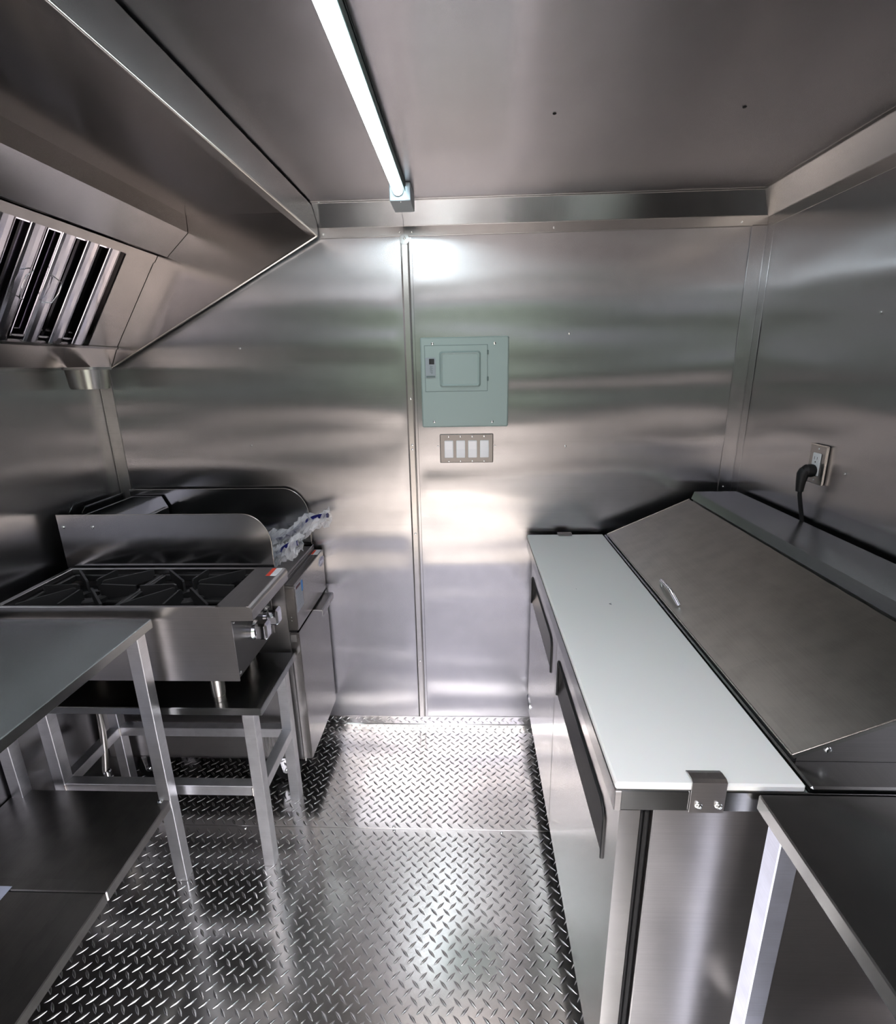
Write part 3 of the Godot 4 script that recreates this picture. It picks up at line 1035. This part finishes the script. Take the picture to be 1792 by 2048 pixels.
func build_range() -> void:
	var r := thing("gas_range", "countertop two-burner gas range with black cast-iron grates and chrome knobs", "stove", Vector3(-1.0, 0.605, 0.54))
	var z0 := 0.400
	var z1 := 0.684
	var st := begin()
	# body: slanted front
	box(st, Vector3(-1.352, 0.688, z0 + 0.004), Vector3(-0.690, 0.858, z1 - 0.004), 0.001)
	part("body", st, M.sheet, r)
	for z in [z1 - 0.004, z0]:
		st = begin()
		prism(st, PackedVector2Array([Vector2(-1.354, 0.688), Vector2(-0.6725, 0.688), Vector2(-0.6725, 0.884), Vector2(-1.354, 0.884)]), "z", z, z + 0.004)
		part("side_panel", st, M.sheet, r)
	st = begin()
	box(st, Vector3(-0.690, 0.689, z0 + 0.004), Vector3(-0.679, 0.884, z1 - 0.004))
	var cp := part("control_panel", st, M.control, r)
	for q in [[0.868, 0.660], [0.702, 0.660], [0.702, 0.43], [0.868, 0.43]]:
		screw(cp, Vector3(-0.679, q[0], q[1]), Vector3(1, 0, 0), 0.0055)
	st = begin()
	prism(st, rrect(0.424, 0.726, 0.062, 0.030, 0.004), "x", -0.679, -0.6775)
	var nm := part("name_plate", st, M.plate_black, cp)
	letters(nm, "COOKRITE", Vector3(-0.6772, 0.726, 0.424), Vector3(0, 90, 0), 0.012, M.label)
	# tray rim round the grates and the rolled bullnose in front
	st = begin()
	for q in [[Vector3(-1.356, 0.884, z1 - 0.006), Vector3(-0.70, 0.929, z1 + 0.004)], [Vector3(-1.356, 0.884, z0 - 0.004), Vector3(-0.70, 0.929, z0 + 0.008)], [Vector3(-1.356, 0.884, z0), Vector3(-1.338, 0.929, z1)]]:
		box(st, q[0], q[1], 0.0012)
	part("tray_rim", st, M.sheet, r)
	st = begin()
	var nose := PackedVector2Array([Vector2(-0.710, 0.884), Vector2(-0.710, 0.929)])
	for k in 7:
		var a := PI / 2 * (1.0 - k / 6.0)
		nose.append(Vector2(-0.622 + 0.015 * cos(a), 0.914 + 0.015 * sin(a)))
	nose.append(Vector2(-0.607, 0.886))
	nose.append(Vector2(-0.610, 0.886))
	nose.append(Vector2(-0.612, 0.912))
	nose.append(Vector2(-0.700, 0.918))
	nose.append(Vector2(-0.700, 0.884))
	prism(st, nose, "z", z0 - 0.001, z1 + 0.001)
	var bn := part("bullnose", st, M.sheet, r)
	st = begin()
	for z in [z0 - 0.004, z1 + 0.0012]:
		st = begin()
		prism(st, PackedVector2Array([Vector2(-0.710, 0.884), Vector2(-0.710, 0.929), Vector2(-0.622, 0.929), Vector2(-0.611, 0.9245), Vector2(-0.607, 0.914), Vector2(-0.607, 0.886)]), "z", z, z + 0.0025)
		part("end_cheek", st, M.sheet, bn)
	st = begin()
	box(st, Vector3(-0.652, 0.929, 0.404), Vector3(-0.638, 0.9294, 0.468))
	part("red_label", st, M.red, bn, "red warning sticker strip")
	st = begin()
	box(st, Vector3(-0.638, 0.929, 0.404), Vector3(-0.618, 0.9294, 0.468))
	var wl := part("white_label", st, M.white, bn, "white warning sticker strip")
	for k in 4:
		st = begin()
		box(st, Vector3(-0.635 + k * 0.0042, 0.9294, 0.412), Vector3(-0.634 + k * 0.0042, 0.9296, 0.455 - 0.006 * (k % 2)))
		part("text_line", st, M.latch, wl)
	# drip tray
	st = begin()
	box(st, Vector3(-1.338, 0.859, z0 + 0.006), Vector3(-0.702, 0.868, z1 - 0.005))
	part("burner_box", st, M.black, r)
	# grates: a cast frame with triangular fins that rise towards the middle
	for g in [[-1.332, -1.024], [-1.022, -0.714]]:
		var xa: float = g[0]
		var xb: float = g[1]
		var za := z0 + 0.010
		var zb := z1 - 0.008
		var xc := (xa + xb) / 2
		var zc := (za + zb) / 2
		st = begin()
		var hl := 0.912
		for q in [[xa, xb, za, za + 0.012], [xa, xb, zb - 0.012, zb], [xa, xa + 0.012, za, zb], [xb - 0.012, xb, za, zb]]:
			box(st, Vector3(q[0], 0.893, q[2]), Vector3(q[1], hl, q[3]), 0.002)
		var gr := part("grate", st, M.iron, r)
		var tips := []
		for k in 8:
			var a := TAU * k / 8.0
			var dirv := Vector2(cos(a), sin(a))
			var ex := (xb - xa) / 2 - 0.006
			var ez := (zb - za) / 2 - 0.006
			var reach := minf(ex / maxf(absf(dirv.x), 0.01), ez / maxf(absf(dirv.y), 0.01))
			tips.append([dirv, reach])
		for tp in tips:
			var dirv: Vector2 = tp[0]
			var reach: float = tp[1]
			var side := Vector2(-dirv.y, dirv.x) * 0.0032
			st = begin()
			var inner := 0.034
			var o3 := func(rr: float, y: float, s: float) -> Vector3:
				return Vector3(xc + dirv.x * rr + side.x * s, y, zc + dirv.y * rr + side.y * s)
			var fin := [[reach, 0.900], [reach, 0.930], [inner + 0.006, 0.935], [inner, 0.931], [inner, 0.892], [inner + 0.02, 0.888]]
			for s in [-1.0, 1.0]:
				var pts := []
				for q in fin:
					pts.append(o3.call(q[0], q[1], s))
				face(st, pts, Vector3(side.x * s, 0, side.y * s))
			for k in fin.size():
				var q0: Array = fin[k]
				var q1: Array = fin[(k + 1) % fin.size()]
				face(st, [o3.call(q0[0], q0[1], -1.0), o3.call(q1[0], q1[1], -1.0), o3.call(q1[0], q1[1], 1.0), o3.call(q0[0], q0[1], 1.0)], Vector3(0, 1 if k in [1, 2] else -1, 0))
			part("fin", st, M.iron, gr)
		# ring burner with its flame slots
		st = begin()
		lathe(st, [Vector2(0.022, 0.0), Vector2(0.024, 0.018), Vector2(0.046, 0.018), Vector2(0.052, 0.014), Vector2(0.052, 0.0)], Vector3(xc, 0.880, zc), Vector3.UP, 24)
		lathe(st, [Vector2(0.024, 0.018), Vector2(0.022, 0.0)], Vector3(xc, 0.880, zc), Vector3.UP, 24)
		box(st, Vector3(xc - 0.05, 0.870, zc - 0.012), Vector3(xc + 0.16, 0.884, zc + 0.012), 0.004)
		part("burner", st, M.iron, r)
	st = begin()
	dome(st, Vector3(-0.90, 0.890, 0.565), Vector3.UP, 0.005, 0.008)
	part("pilot_jet", st, M.brass, r)
	# chrome knobs with a square grip across the skirt
	for z in [0.562, 0.470]:
		st = begin()
		lathe(st, [Vector2(0.032, 0.0), Vector2(0.032, 0.016), Vector2(0.028, 0.024), Vector2(0.022, 0.027), Vector2(0.0001, 0.027)], Vector3(-0.6795, 0.790, z), Vector3(1, 0, 0), 22)
		var kn := part("knob", st, M.chrome, r)
		st = begin()
		box(st, Vector3(-0.660, 0.763, z - 0.021), Vector3(-0.620, 0.817, z + 0.021), 0.006)
		part("knob_grip", st, M.chrome, kn)
	# feet
	for q in [[-0.757, 0.655], [-0.757, 0.430], [-1.30, 0.655], [-1.30, 0.430]]:
		st = begin()
		lathe(st, [Vector2(0.0001, 0.0), Vector2(0.0165, 0.0), Vector2(0.0175, 0.002), Vector2(0.0175, 0.016), Vector2(0.0155, 0.017), Vector2(0.0155, 0.019), Vector2(0.0195, 0.021), Vector2(0.0205, 0.083)], Vector3(q[0], 0.6052, q[1]), Vector3.UP, 20)
		part("foot", st, M.satin, r)

func splash_guard(f: Node, x0: float, x1: float, y0: float, y1: float, r: float, z0: float, z1: float) -> MeshInstance3D:
	var p := PackedVector2Array([Vector2(x0, y0), Vector2(x0, y1)])
	for k in 13:
		var a := PI / 2 * (1.0 - k / 12.0)
		p.append(Vector2(x1 - r + r * cos(a), y1 - r * 1.15 + r * 1.15 * sin(a)))
	p.append(Vector2(x1, y0))
	var st := begin()
	prism(st, p, "z", z0, z1)
	var rim := []
	for q in p:
		rim.append(Vector3(q.x, q.y, z1))
	var g := part("splash_guard", st, M.guard, f)
	st = begin()
	tube(st, rim.slice(1), 0.0015, 6)
	part("guard_hem", st, M.satin, g)
	return g

func build_fryer() -> void:
	var f := thing("deep_fryer", "floor-standing stainless deep fryer in the corner by the end wall", "fryer", Vector3(-1.0, 0, 0.2))
	var z0 := 0.020
	var z1 := 0.380
	var xb := -1.385
	var xf := -0.632
	var st := begin()
	# shell: sides, back, bottom and front frame
	box(st, Vector3(xb, 0.142, z1 - 0.003), Vector3(xf, 0.872, z1), 0.0008)
	box(st, Vector3(xb, 0.142, z0), Vector3(xf, 0.872, z0 + 0.003), 0.0008)
	box(st, Vector3(xb, 0.142, z0), Vector3(xb + 0.004, 0.872, z1))
	box(st, Vector3(xb, 0.142, z0), Vector3(xf, 0.148, z1))
	box(st, Vector3(xf - 0.012, 0.148, z0 + 0.003), Vector3(xf, 0.866, z1 - 0.003), 0.0008)
	part("body", st, M.sheet, f)
	# tank rim and basin
	st = begin()
	for q in [[-1.21, xf, z1 - 0.03, z1 - 0.001], [-1.21, xf, z0 + 0.001, z0 + 0.03], [-0.70, xf, z0, z1], [-1.21, -1.17, z0, z1]]:
		box(st, Vector3(q[0], 0.868, q[2]), Vector3(q[1], 0.878, q[3]), 0.0015)
	part("tank_rim", st, M.sheet, f)
	st = begin()
	face(st, [Vector3(-1.17, 0.868, z1 - 0.03), Vector3(-0.70, 0.868, z1 - 0.03), Vector3(-0.74, 0.62, z1 - 0.06), Vector3(-1.13, 0.62, z1 - 0.06)], Vector3(0, 0.2, -1))
	face(st, [Vector3(-1.17, 0.868, z0 + 0.03), Vector3(-0.70, 0.868, z0 + 0.03), Vector3(-0.74, 0.62, z0 + 0.06), Vector3(-1.13, 0.62, z0 + 0.06)], Vector3(0, 0.2, 1))
	face(st, [Vector3(-0.70, 0.868, z0 + 0.03), Vector3(-0.70, 0.868, z1 - 0.03), Vector3(-0.74, 0.62, z1 - 0.06), Vector3(-0.74, 0.62, z0 + 0.06)], Vector3(-1, 0.2, 0))
	face(st, [Vector3(-1.17, 0.868, z0 + 0.03), Vector3(-1.17, 0.868, z1 - 0.03), Vector3(-1.13, 0.62, z1 - 0.06), Vector3(-1.13, 0.62, z0 + 0.06)], Vector3(1, 0.2, 0))
	face(st, [Vector3(-1.13, 0.62, z0 + 0.06), Vector3(-1.13, 0.62, z1 - 0.06), Vector3(-0.74, 0.62, z1 - 0.06), Vector3(-0.74, 0.62, z0 + 0.06)], Vector3.UP)
	part("oil_tank", st, M.top, f)
	# flue riser with basket slot
	st = begin()
	prism(st, PackedVector2Array([Vector2(-1.345, 0.872), Vector2(-1.345, 1.088), Vector2(-1.336, 1.088), Vector2(-1.336, 1.05), Vector2(-1.236, 1.05), Vector2(-1.236, 1.088), Vector2(-1.225, 1.088), Vector2(-1.205, 1.045), Vector2(-1.205, 0.872)]), "z", z0 + 0.012, z1 - 0.012)
	for z in [z0 + 0.012, z1 - 0.018]:
		box(st, Vector3(-1.345, 1.0, z), Vector3(-1.225, 1.088, z + 0.006), 0.001)
	var fl := part("flue_riser", st, M.top, f)
	st = begin()
	box(st, Vector3(-1.2045, 1.0, 0.06), Vector3(-1.185, 1.052, 0.33), 0.002)
	var hg := part("basket_hanger", st, M.top, fl)
	st = begin()
	box(st, Vector3(-1.1855, 1.030, 0.12), Vector3(-1.1842, 1.038, 0.24))
	part("hanger_slot", st, M.gap, hg)
	# splash guards: one on the end-wall side, one towards the range; low plate at the back
	splash_guard(f, -1.36, -0.640, 0.872, 1.112, 0.10, z0 - 0.003, z0 - 0.0005)
	var sg := splash_guard(f, -1.372, -0.655, 0.872, 1.112, 0.092, 0.3815, 0.384)
	for x in [-1.355, -1.254]:
		screw(sg, Vector3(x, 1.07, 0.384), Vector3(0, 0, 1), 0.006)
	st = begin()
	prism(st, PackedVector2Array([Vector2(z0, 0.872), Vector2(z0, 1.103), Vector2(0.236, 1.103), Vector2(0.256, 1.085), Vector2(0.256, 0.872)]), "x", -1.384, -1.3815)
	part("back_guard", st, M.guard, f)
	# front: control head over the door
	st = begin()
	box(st, Vector3(xf, 0.684, z0), Vector3(-0.597, 0.855, z1), 0.002)
	var hd := part("control_head", st, M.fryer, f)
	st = begin()
	box(st, Vector3(xf - 0.002, 0.676, z0 + 0.004), Vector3(-0.606, 0.684, z1 - 0.004))
	part("shadow_gap", st, M.gap, hd)
	for y in [0.735, 0.722]:
		screw(hd, Vector3(-0.617, y, z1), Vector3(0, 0, 1), 0.002)
	st = begin()
	prism(st, oval(0.056, 0.817, 0.037, 0.020), "x", -0.5969, -0.5953)
	var bg := part("badge", st, M.white, hd, "blue oval maker's badge with a white rim")
	st = begin()
	prism(st, oval(0.056, 0.817, 0.034, 0.017), "x", -0.5954, -0.5947)
	part("badge_field", st, M.badge, bg)
	letters(bg, "Atosa", Vector3(-0.5946, 0.817, 0.056), Vector3(0, 90, 0), 0.020, M.white)
	st = begin()
	box(st, Vector3(-0.597, 0.748, 0.300), Vector3(-0.5965, 0.845, 0.368))
	var lb := part("instruction_label", st, M.label, hd, "grey instruction sticker with maroon bar")
	st = begin()
	box(st, Vector3(-0.5965, 0.833, 0.318), Vector3(-0.5961, 0.842, 0.366))
	part("maroon_bar", st, M.maroon, lb)
	st = begin()
	prism(st, rrect(0.303, 0.822, 0.018, 0.040, 0.006), "x", -0.5965, -0.596)
	part("blue_emblem", st, M.sky_blue, lb)
	for k in 6:
		st = begin()
		box(st, Vector3(-0.5965, 0.815 - k * 0.010, 0.318), Vector3(-0.5962, 0.8165 - k * 0.010, 0.360 - 0.006 * (k % 3)))
		part("text_line", st, M.latch, lb)
	st = begin()
	box(st, Vector3(-0.628, 0.855, 0.026), Vector3(-0.601, 0.8553, 0.082))
	var tl := part("caution_label", st, M.white, hd, "white and red sticker on top of the control head")
	st = begin()
	box(st, Vector3(-0.628, 0.8553, 0.030), Vector3(-0.620, 0.8555, 0.080))
	part("red_bar", st, M.red, tl)
	st = begin()
	box(st, Vector3(xf + 0.0025, 0.143, z0 + 0.001), Vector3(-0.597, 0.675, z1 - 0.001), 0.0018)
	var dr := part("door", st, M.fryer, f)
	st = begin()
	prism(st, PackedVector2Array([Vector2(-0.620, 0.6755), Vector2(-0.566, 0.6755), Vector2(-0.562, 0.672), Vector2(-0.562, 0.650), Vector2(-0.5645, 0.650), Vector2(-0.5645, 0.671), Vector2(-0.620, 0.673)]), "z", 0.045, 0.205)
	part("door_handle", st, M.sheet, dr)
	st = begin()
	tube(st, [Vector3(xf + 0.004, 0.125, z1 - 0.012), Vector3(xf + 0.004, 0.66, z1 - 0.012)], 0.004, 8)
	part("hinge_pin", st, M.sheet, dr)
	st = begin()
	box(st, Vector3(xf + 0.003, 0.640, z1 - 0.001), Vector3(-0.607, 0.670, z1 + 0.002), 0.001)
	part("hinge_tab", st, M.trim, dr)
	# louvres low on the side and the four casters
	for k in 9:
		st = begin()
		box(st, Vector3(-0.800 + k * 0.013, 0.152, z1 - 0.0005), Vector3(-0.795 + k * 0.013, 0.30, z1 + 0.0015), 0.0007)
		part("louvre", st, M.trim, f)
	for q in [[-0.72, 0.325], [-0.72, 0.075], [-1.27, 0.325], [-1.27, 0.075]]:
		var c := part("caster", _wheel(q[0], q[1]), M.rubber, f)
		st = begin()
		for s in [-1.0, 1.0]:
			prism(st, PackedVector2Array([Vector2(q[0] - 0.028, 0.138), Vector2(q[0] + 0.028, 0.138), Vector2(q[0] + 0.012, 0.045), Vector2(q[0] - 0.012, 0.045)]), "z", q[1] + s * 0.02 - 0.0015, q[1] + s * 0.02 + 0.0015)
		box(st, Vector3(q[0] - 0.03, 0.132, q[1] - 0.03), Vector3(q[0] + 0.03, 0.142, q[1] + 0.03), 0.001)
		part("caster_fork", st, M.chrome, c)
		st = begin()
		tube(st, [Vector3(q[0], 0.052, q[1] - 0.026), Vector3(q[0], 0.052, q[1] + 0.026)], 0.007, 8)
		part("axle_bolt", st, M.screw, c)

func _wheel(x: float, z: float) -> SurfaceTool:
	var st := begin()
	lathe(st, [Vector2(0.0001, -0.015), Vector2(0.046, -0.015), Vector2(0.052, -0.010), Vector2(0.052, 0.010), Vector2(0.046, 0.015), Vector2(0.0001, 0.015)], Vector3(x, 0.0525, z), Vector3(0, 0, 1), 22)
	return st

func build_wall_gear() -> void:
	# load centre
	var x0 := -0.172
	var x1 := 0.151
	var y0 := 1.343
	var y1 := 1.667
	var p := thing("breaker_panel", "grey-green electrical breaker panel on the end wall above the light switches", "breaker panel", Vector3(-0.0105, y0, 0.0))
	var st := begin()
	box(st, Vector3(x0, y0, 0.001), Vector3(x1, y1, 0.0135), 0.004)
	part("cover", st, M.panel, p)
	for q in [[-0.127, 1.645], [0.099, 1.643], [-0.127, 1.364], [0.092, 1.362]]:
		st = begin()
		dome(st, Vector3(q[0], q[1], 0.0135), Vector3(0, 0, 1), 0.0052, 0.003)
		var sc := part("cover_screw", st, M.screw, p)
		st = begin()
		box(st, Vector3(q[0] - 0.0033, q[1] - 0.0007, 0.0150), Vector3(q[0] + 0.0033, q[1] + 0.0007, 0.0168))
		part("screw_slot", st, M.gap, sc)
	st = begin()
	box(st, Vector3(-0.157, 1.4745, 0.0130), Vector3(0.0745, 1.6395, 0.0139))
	part("door_gap", st, M.panel_line, p)
	st = begin()
	box(st, Vector3(-0.1555, 1.476, 0.0135), Vector3(0.073, 1.638, 0.0152), 0.0008)
	var d := part("panel_door", st, M.panel, p)
	st = begin()
	var outer := rrect(-0.027, 1.554, 0.152, 0.128, 0.010)
	var inner := rrect(-0.027, 1.554, 0.141, 0.117, 0.008)
	var outer2 := rrect(-0.027, 1.554, 0.128, 0.104, 0.006)
	for k in outer.size():
		var j := (k + 1) % outer.size()
		face(st, [lift(outer[k], "z", 0.0152), lift(outer[j], "z", 0.0152), lift(inner[j], "z", 0.0235), lift(inner[k], "z", 0.0235)], Vector3(outer[k].x + 0.027, outer[k].y - 1.554, 0.1))
		face(st, [lift(inner[k], "z", 0.0235), lift(inner[j], "z", 0.0235), lift(outer2[j], "z", 0.0190), lift(outer2[k], "z", 0.0190)], Vector3(0, 0, 1))
	var cap := []
	for q in outer2:
		cap.append(lift(q, "z", 0.0190))
	face(st, cap, Vector3(0, 0, 1))
	part("embossed_square", st, M.panel, d)
	st = begin()
	prism(st, rrect(-0.1355, 1.5610, 0.0375, 0.0715, 0.003), "z", 0.0145, 0.0185)
	var lt := part("latch_plate", st, M.latch, d)
	st = begin()
	prism(st, rrect(-0.1355, 1.5295, 0.033, 0.006, 0.001), "z", 0.0185, 0.0192)
	part("latch_lip", st, M.panel_line, lt)
	st = begin()
	box(st, Vector3(-0.1405, 1.573, 0.0180), Vector3(-0.1215, 1.5925, 0.0188))
	var so := part("latch_recess", st, M.black, lt)
	st = begin()
	box(st, Vector3(-0.1335, 1.575, 0.0186), Vector3(-0.1225, 1.5915, 0.0215), 0.001)
	part("latch_slider", st, M.slot, so)
	letters(lt, "AMP", Vector3(-0.1335, 1.554, 0.0187), Vector3(0, 0, -90), 0.014, M.panel_line)
	for y in [1.519, 1.612]:
		st = begin()
		box(st, Vector3(0.0715, y - 0.008, 0.0140), Vector3(0.0775, y + 0.008, 0.0185), 0.0015)
		part("hinge", st, M.panel_line, p)
	# four rocker switches
	var s := thing("switch_plate", "stainless four-gang wall plate with white rocker switches below the breaker panel", "light switch", Vector3(-0.0055, 1.204, 0.0))
	st = begin()
	box(st, Vector3(-0.108, 1.204, 0.0008), Vector3(0.097, 1.315, 0.0065), 0.003)
	part("wall_plate", st, M.plate, s)
	for k in 4:
		var cx := -0.0735 + k * 0.0455
		st = begin()
		prism(st, rrect(cx, 1.2575, 0.0335, 0.0665, 0.003), "z", 0.0060, 0.0078)
		var bz := part("switch_bezel", st, M.ivory, s)
		st = begin()
		var tip := 1.0 if k % 2 == 0 else -1.0
		var pr := PackedVector2Array([Vector2(0.0070, 1.2265), Vector2(0.0070, 1.2885), Vector2(0.0105 + 0.0012 * tip, 1.2885), Vector2(0.0092, 1.2575), Vector2(0.0105 - 0.0012 * tip, 1.2265)])
		prism(st, PackedVector2Array([pr[0], pr[1], pr[2], pr[3], pr[4]]), "x", cx - 0.0145, cx + 0.0145)
		part("rocker", st, M.white, bz)
		for y in [1.3055, 1.2105]:
			st = begin()
			dome(st, Vector3(cx - 0.001, y, 0.0065), Vector3(0, 0, 1), 0.0032, 0.0016)
			part("plate_screw", st, M.screw, s)
	for x in [-0.116, 0.1035]:
		st = begin()
		dome(st, Vector3(x, 1.268, 0.001), Vector3(0, 0, 1), 0.0035, 0.0022)
		part("mounting_screw", st, M.screw, s)
	# duplex outlet on the right wall, with the fridge lead plugged in below
	var o := thing("power_outlet", "white wall outlet in a steel cover plate above the prep fridge", "outlet", Vector3(WR, 1.214, 0.459))
	st = begin()
	box(st, Vector3(WR - 0.0065, 1.214, 0.4215), Vector3(WR - 0.0005, 1.328, 0.4965), 0.0024)
	part("cover_plate", st, M.shelf, o)
	st = begin()
	box(st, Vector3(WR - 0.0085, 1.2145, 0.4915), Vector3(WR - 0.0045, 1.3275, 0.4965), 0.001)
	box(st, Vector3(WR - 0.0085, 1.3240, 0.4215), Vector3(WR - 0.0045, 1.3285, 0.4965), 0.001)
	part("plate_edge", st, M.satin, o)
	st = begin()
	box(st, Vector3(WR - 0.0105, 1.238, 0.4415), Vector3(WR - 0.006, 1.304, 0.4755), 0.002)
	var rc := part("receptacle", st, M.ivory, o)
	for yy in [1.289, 1.252]:
		st = begin()
		box(st, Vector3(WR - 0.0109, yy - 0.0045, 0.4515), Vector3(WR - 0.0104, yy + 0.0045, 0.4527))
		box(st, Vector3(WR - 0.0109, yy - 0.004, 0.4632), Vector3(WR - 0.0104, yy + 0.004, 0.4644))
		lathe(st, [Vector2(0.0022, 0.0), Vector2(0.0022, 0.0005), Vector2(0.0001, 0.0005)], Vector3(WR - 0.0104, yy - 0.0112, 0.458), Vector3(-1, 0, 0), 10)
		part("socket_slot", st, M.slot, rc)
	screw(o, Vector3(WR - 0.0065, 1.316, 0.459), Vector3(-1, 0, 0), 0.003)
	screw(o, Vector3(WR - 0.0065, 1.226, 0.459), Vector3(-1, 0, 0), 0.003)

func build_small() -> void:
	# braided gas line under the stand
	var g := thing("gas_hose", "braided steel gas hose hanging beneath the equipment stand", "hose", Vector3(-1.285, 0.05, 0.5))
	var st := begin()
	var pts := []
	for k in 13:
		var t := k / 12.0
		pts.append(Vector3(-1.290 + 0.012 * sin(t * 3.0) - 0.006 * t, lerpf(0.578, 0.205, t), 0.5 + 0.02 * t * t))
	tube(st, pts, 0.0105, 12)
	part("braid", st, M.satin, g)
	st = begin()
	lathe(st, [Vector2(0.0125, 0.0), Vector2(0.0125, 0.010), Vector2(0.0165, 0.011), Vector2(0.0165, 0.030), Vector2(0.0125, 0.031), Vector2(0.0145, 0.034), Vector2(0.0145, 0.056), Vector2(0.0108, 0.060)], Vector3(-1.289, 0.148, 0.52), Vector3.UP, 6)
	part("hex_fitting", st, M.chrome, g)
	st = begin()
	tube(st, [Vector3(-1.289, 0.0, 0.52), Vector3(-1.289, 0.15, 0.52)], 0.011, 10)
	part("pipe_stub", st, M.satin, g)
	# sheet of paper on the lower shelf
	st = begin()
	box(st, Vector3(-1.365, 0.3202, 1.022), Vector3(-1.158, 0.3211, 1.30))
	var pp := one("paper_sheet", st, M.paper, "white paper sheet lying on the lower shelf of the near left table", "paper")
	pp.rotation.y = 0.0
	# fryer basket handles still in their plastic, lying on the fryer
	for w in [[Vector3(-0.88, 0.892, 0.085), Vector3(-0.74, 0.925, 0.095), Vector3(-0.62, 0.985, 0.105), Vector3(-0.530, 1.022, 0.115)], [Vector3(-0.84, 0.892, 0.285), Vector3(-0.75, 0.902, 0.275), Vector3(-0.67, 0.925, 0.265), Vector3(-0.605, 0.962, 0.258)]]:
		var rear: bool = w[0].z < 0.2
		var b := thing("basket_handle", "blue basket handle in crumpled clear plastic reaching highest, nearer the end wall" if rear else "blue basket handle in crumpled clear plastic, lower one nearer the range", "fryer basket", Vector3(-0.68, 0.878, 0.1 if rear else 0.25), "plastic-wrapped basket handles on the fryer")
		st = begin()
		var path := []
		var cv := Curve3D.new()
		for k in 4:
			var tan_v: Vector3 = (w[mini(k + 1, 3)] - w[maxi(k - 1, 0)]) * 0.2
			cv.add_point(w[k], -tan_v, tan_v)
		for k in 25:
			var c: Vector3 = cv.sample_baked(cv.get_baked_length() * k / 24.0)
			path.append(c + Vector3(0, 0.012 + 0.010 * sin(k * 0.4), 0.016))
		tube(st, path, 0.0092, 10)
		part("blue_grip", st, M.blue, b)
		# crumpled sleeve, bunched here and there so that the grip shows between
		st = begin()
		var rng := RandomNumberGenerator.new()
		rng.seed = 77 if w[0].z < 0.2 else 78
		var nr := 34
		var ns := 16
		var rings := []
		for i in nr + 1:
			var t := i / float(nr)
			var c: Vector3 = cv.sample_baked(cv.get_baked_length() * t)
			var wide := 0.024 + 0.016 * sin(t * 9.0 + rng.seed) * sin(t * 9.0 + rng.seed) + 0.008 * sin(PI * t)
			var ring := []
			for k in ns:
				var a := TAU * k / ns
				var rr := wide * (0.55 + 0.85 * rng.randf())
				var q := c + Vector3(rng.randf_range(-0.006, 0.006), sin(a) * rr * 0.85, cos(a) * rr * 1.2)
				q.y = maxf(q.y, 0.880)
				ring.append(q)
			rings.append(ring)
		for i in nr:
			for k in ns:
				var k2 := (k + 1) % ns
				var o: Vector3 = rings[i][k] - cv.sample_baked(cv.get_baked_length() * i / nr)
				face(st, [rings[i][k], rings[i][k2], rings[i + 1][k2]], o)
				face(st, [rings[i][k], rings[i + 1][k2], rings[i + 1][k]], o)
		part("plastic_sleeve", st, M.wrap, b)
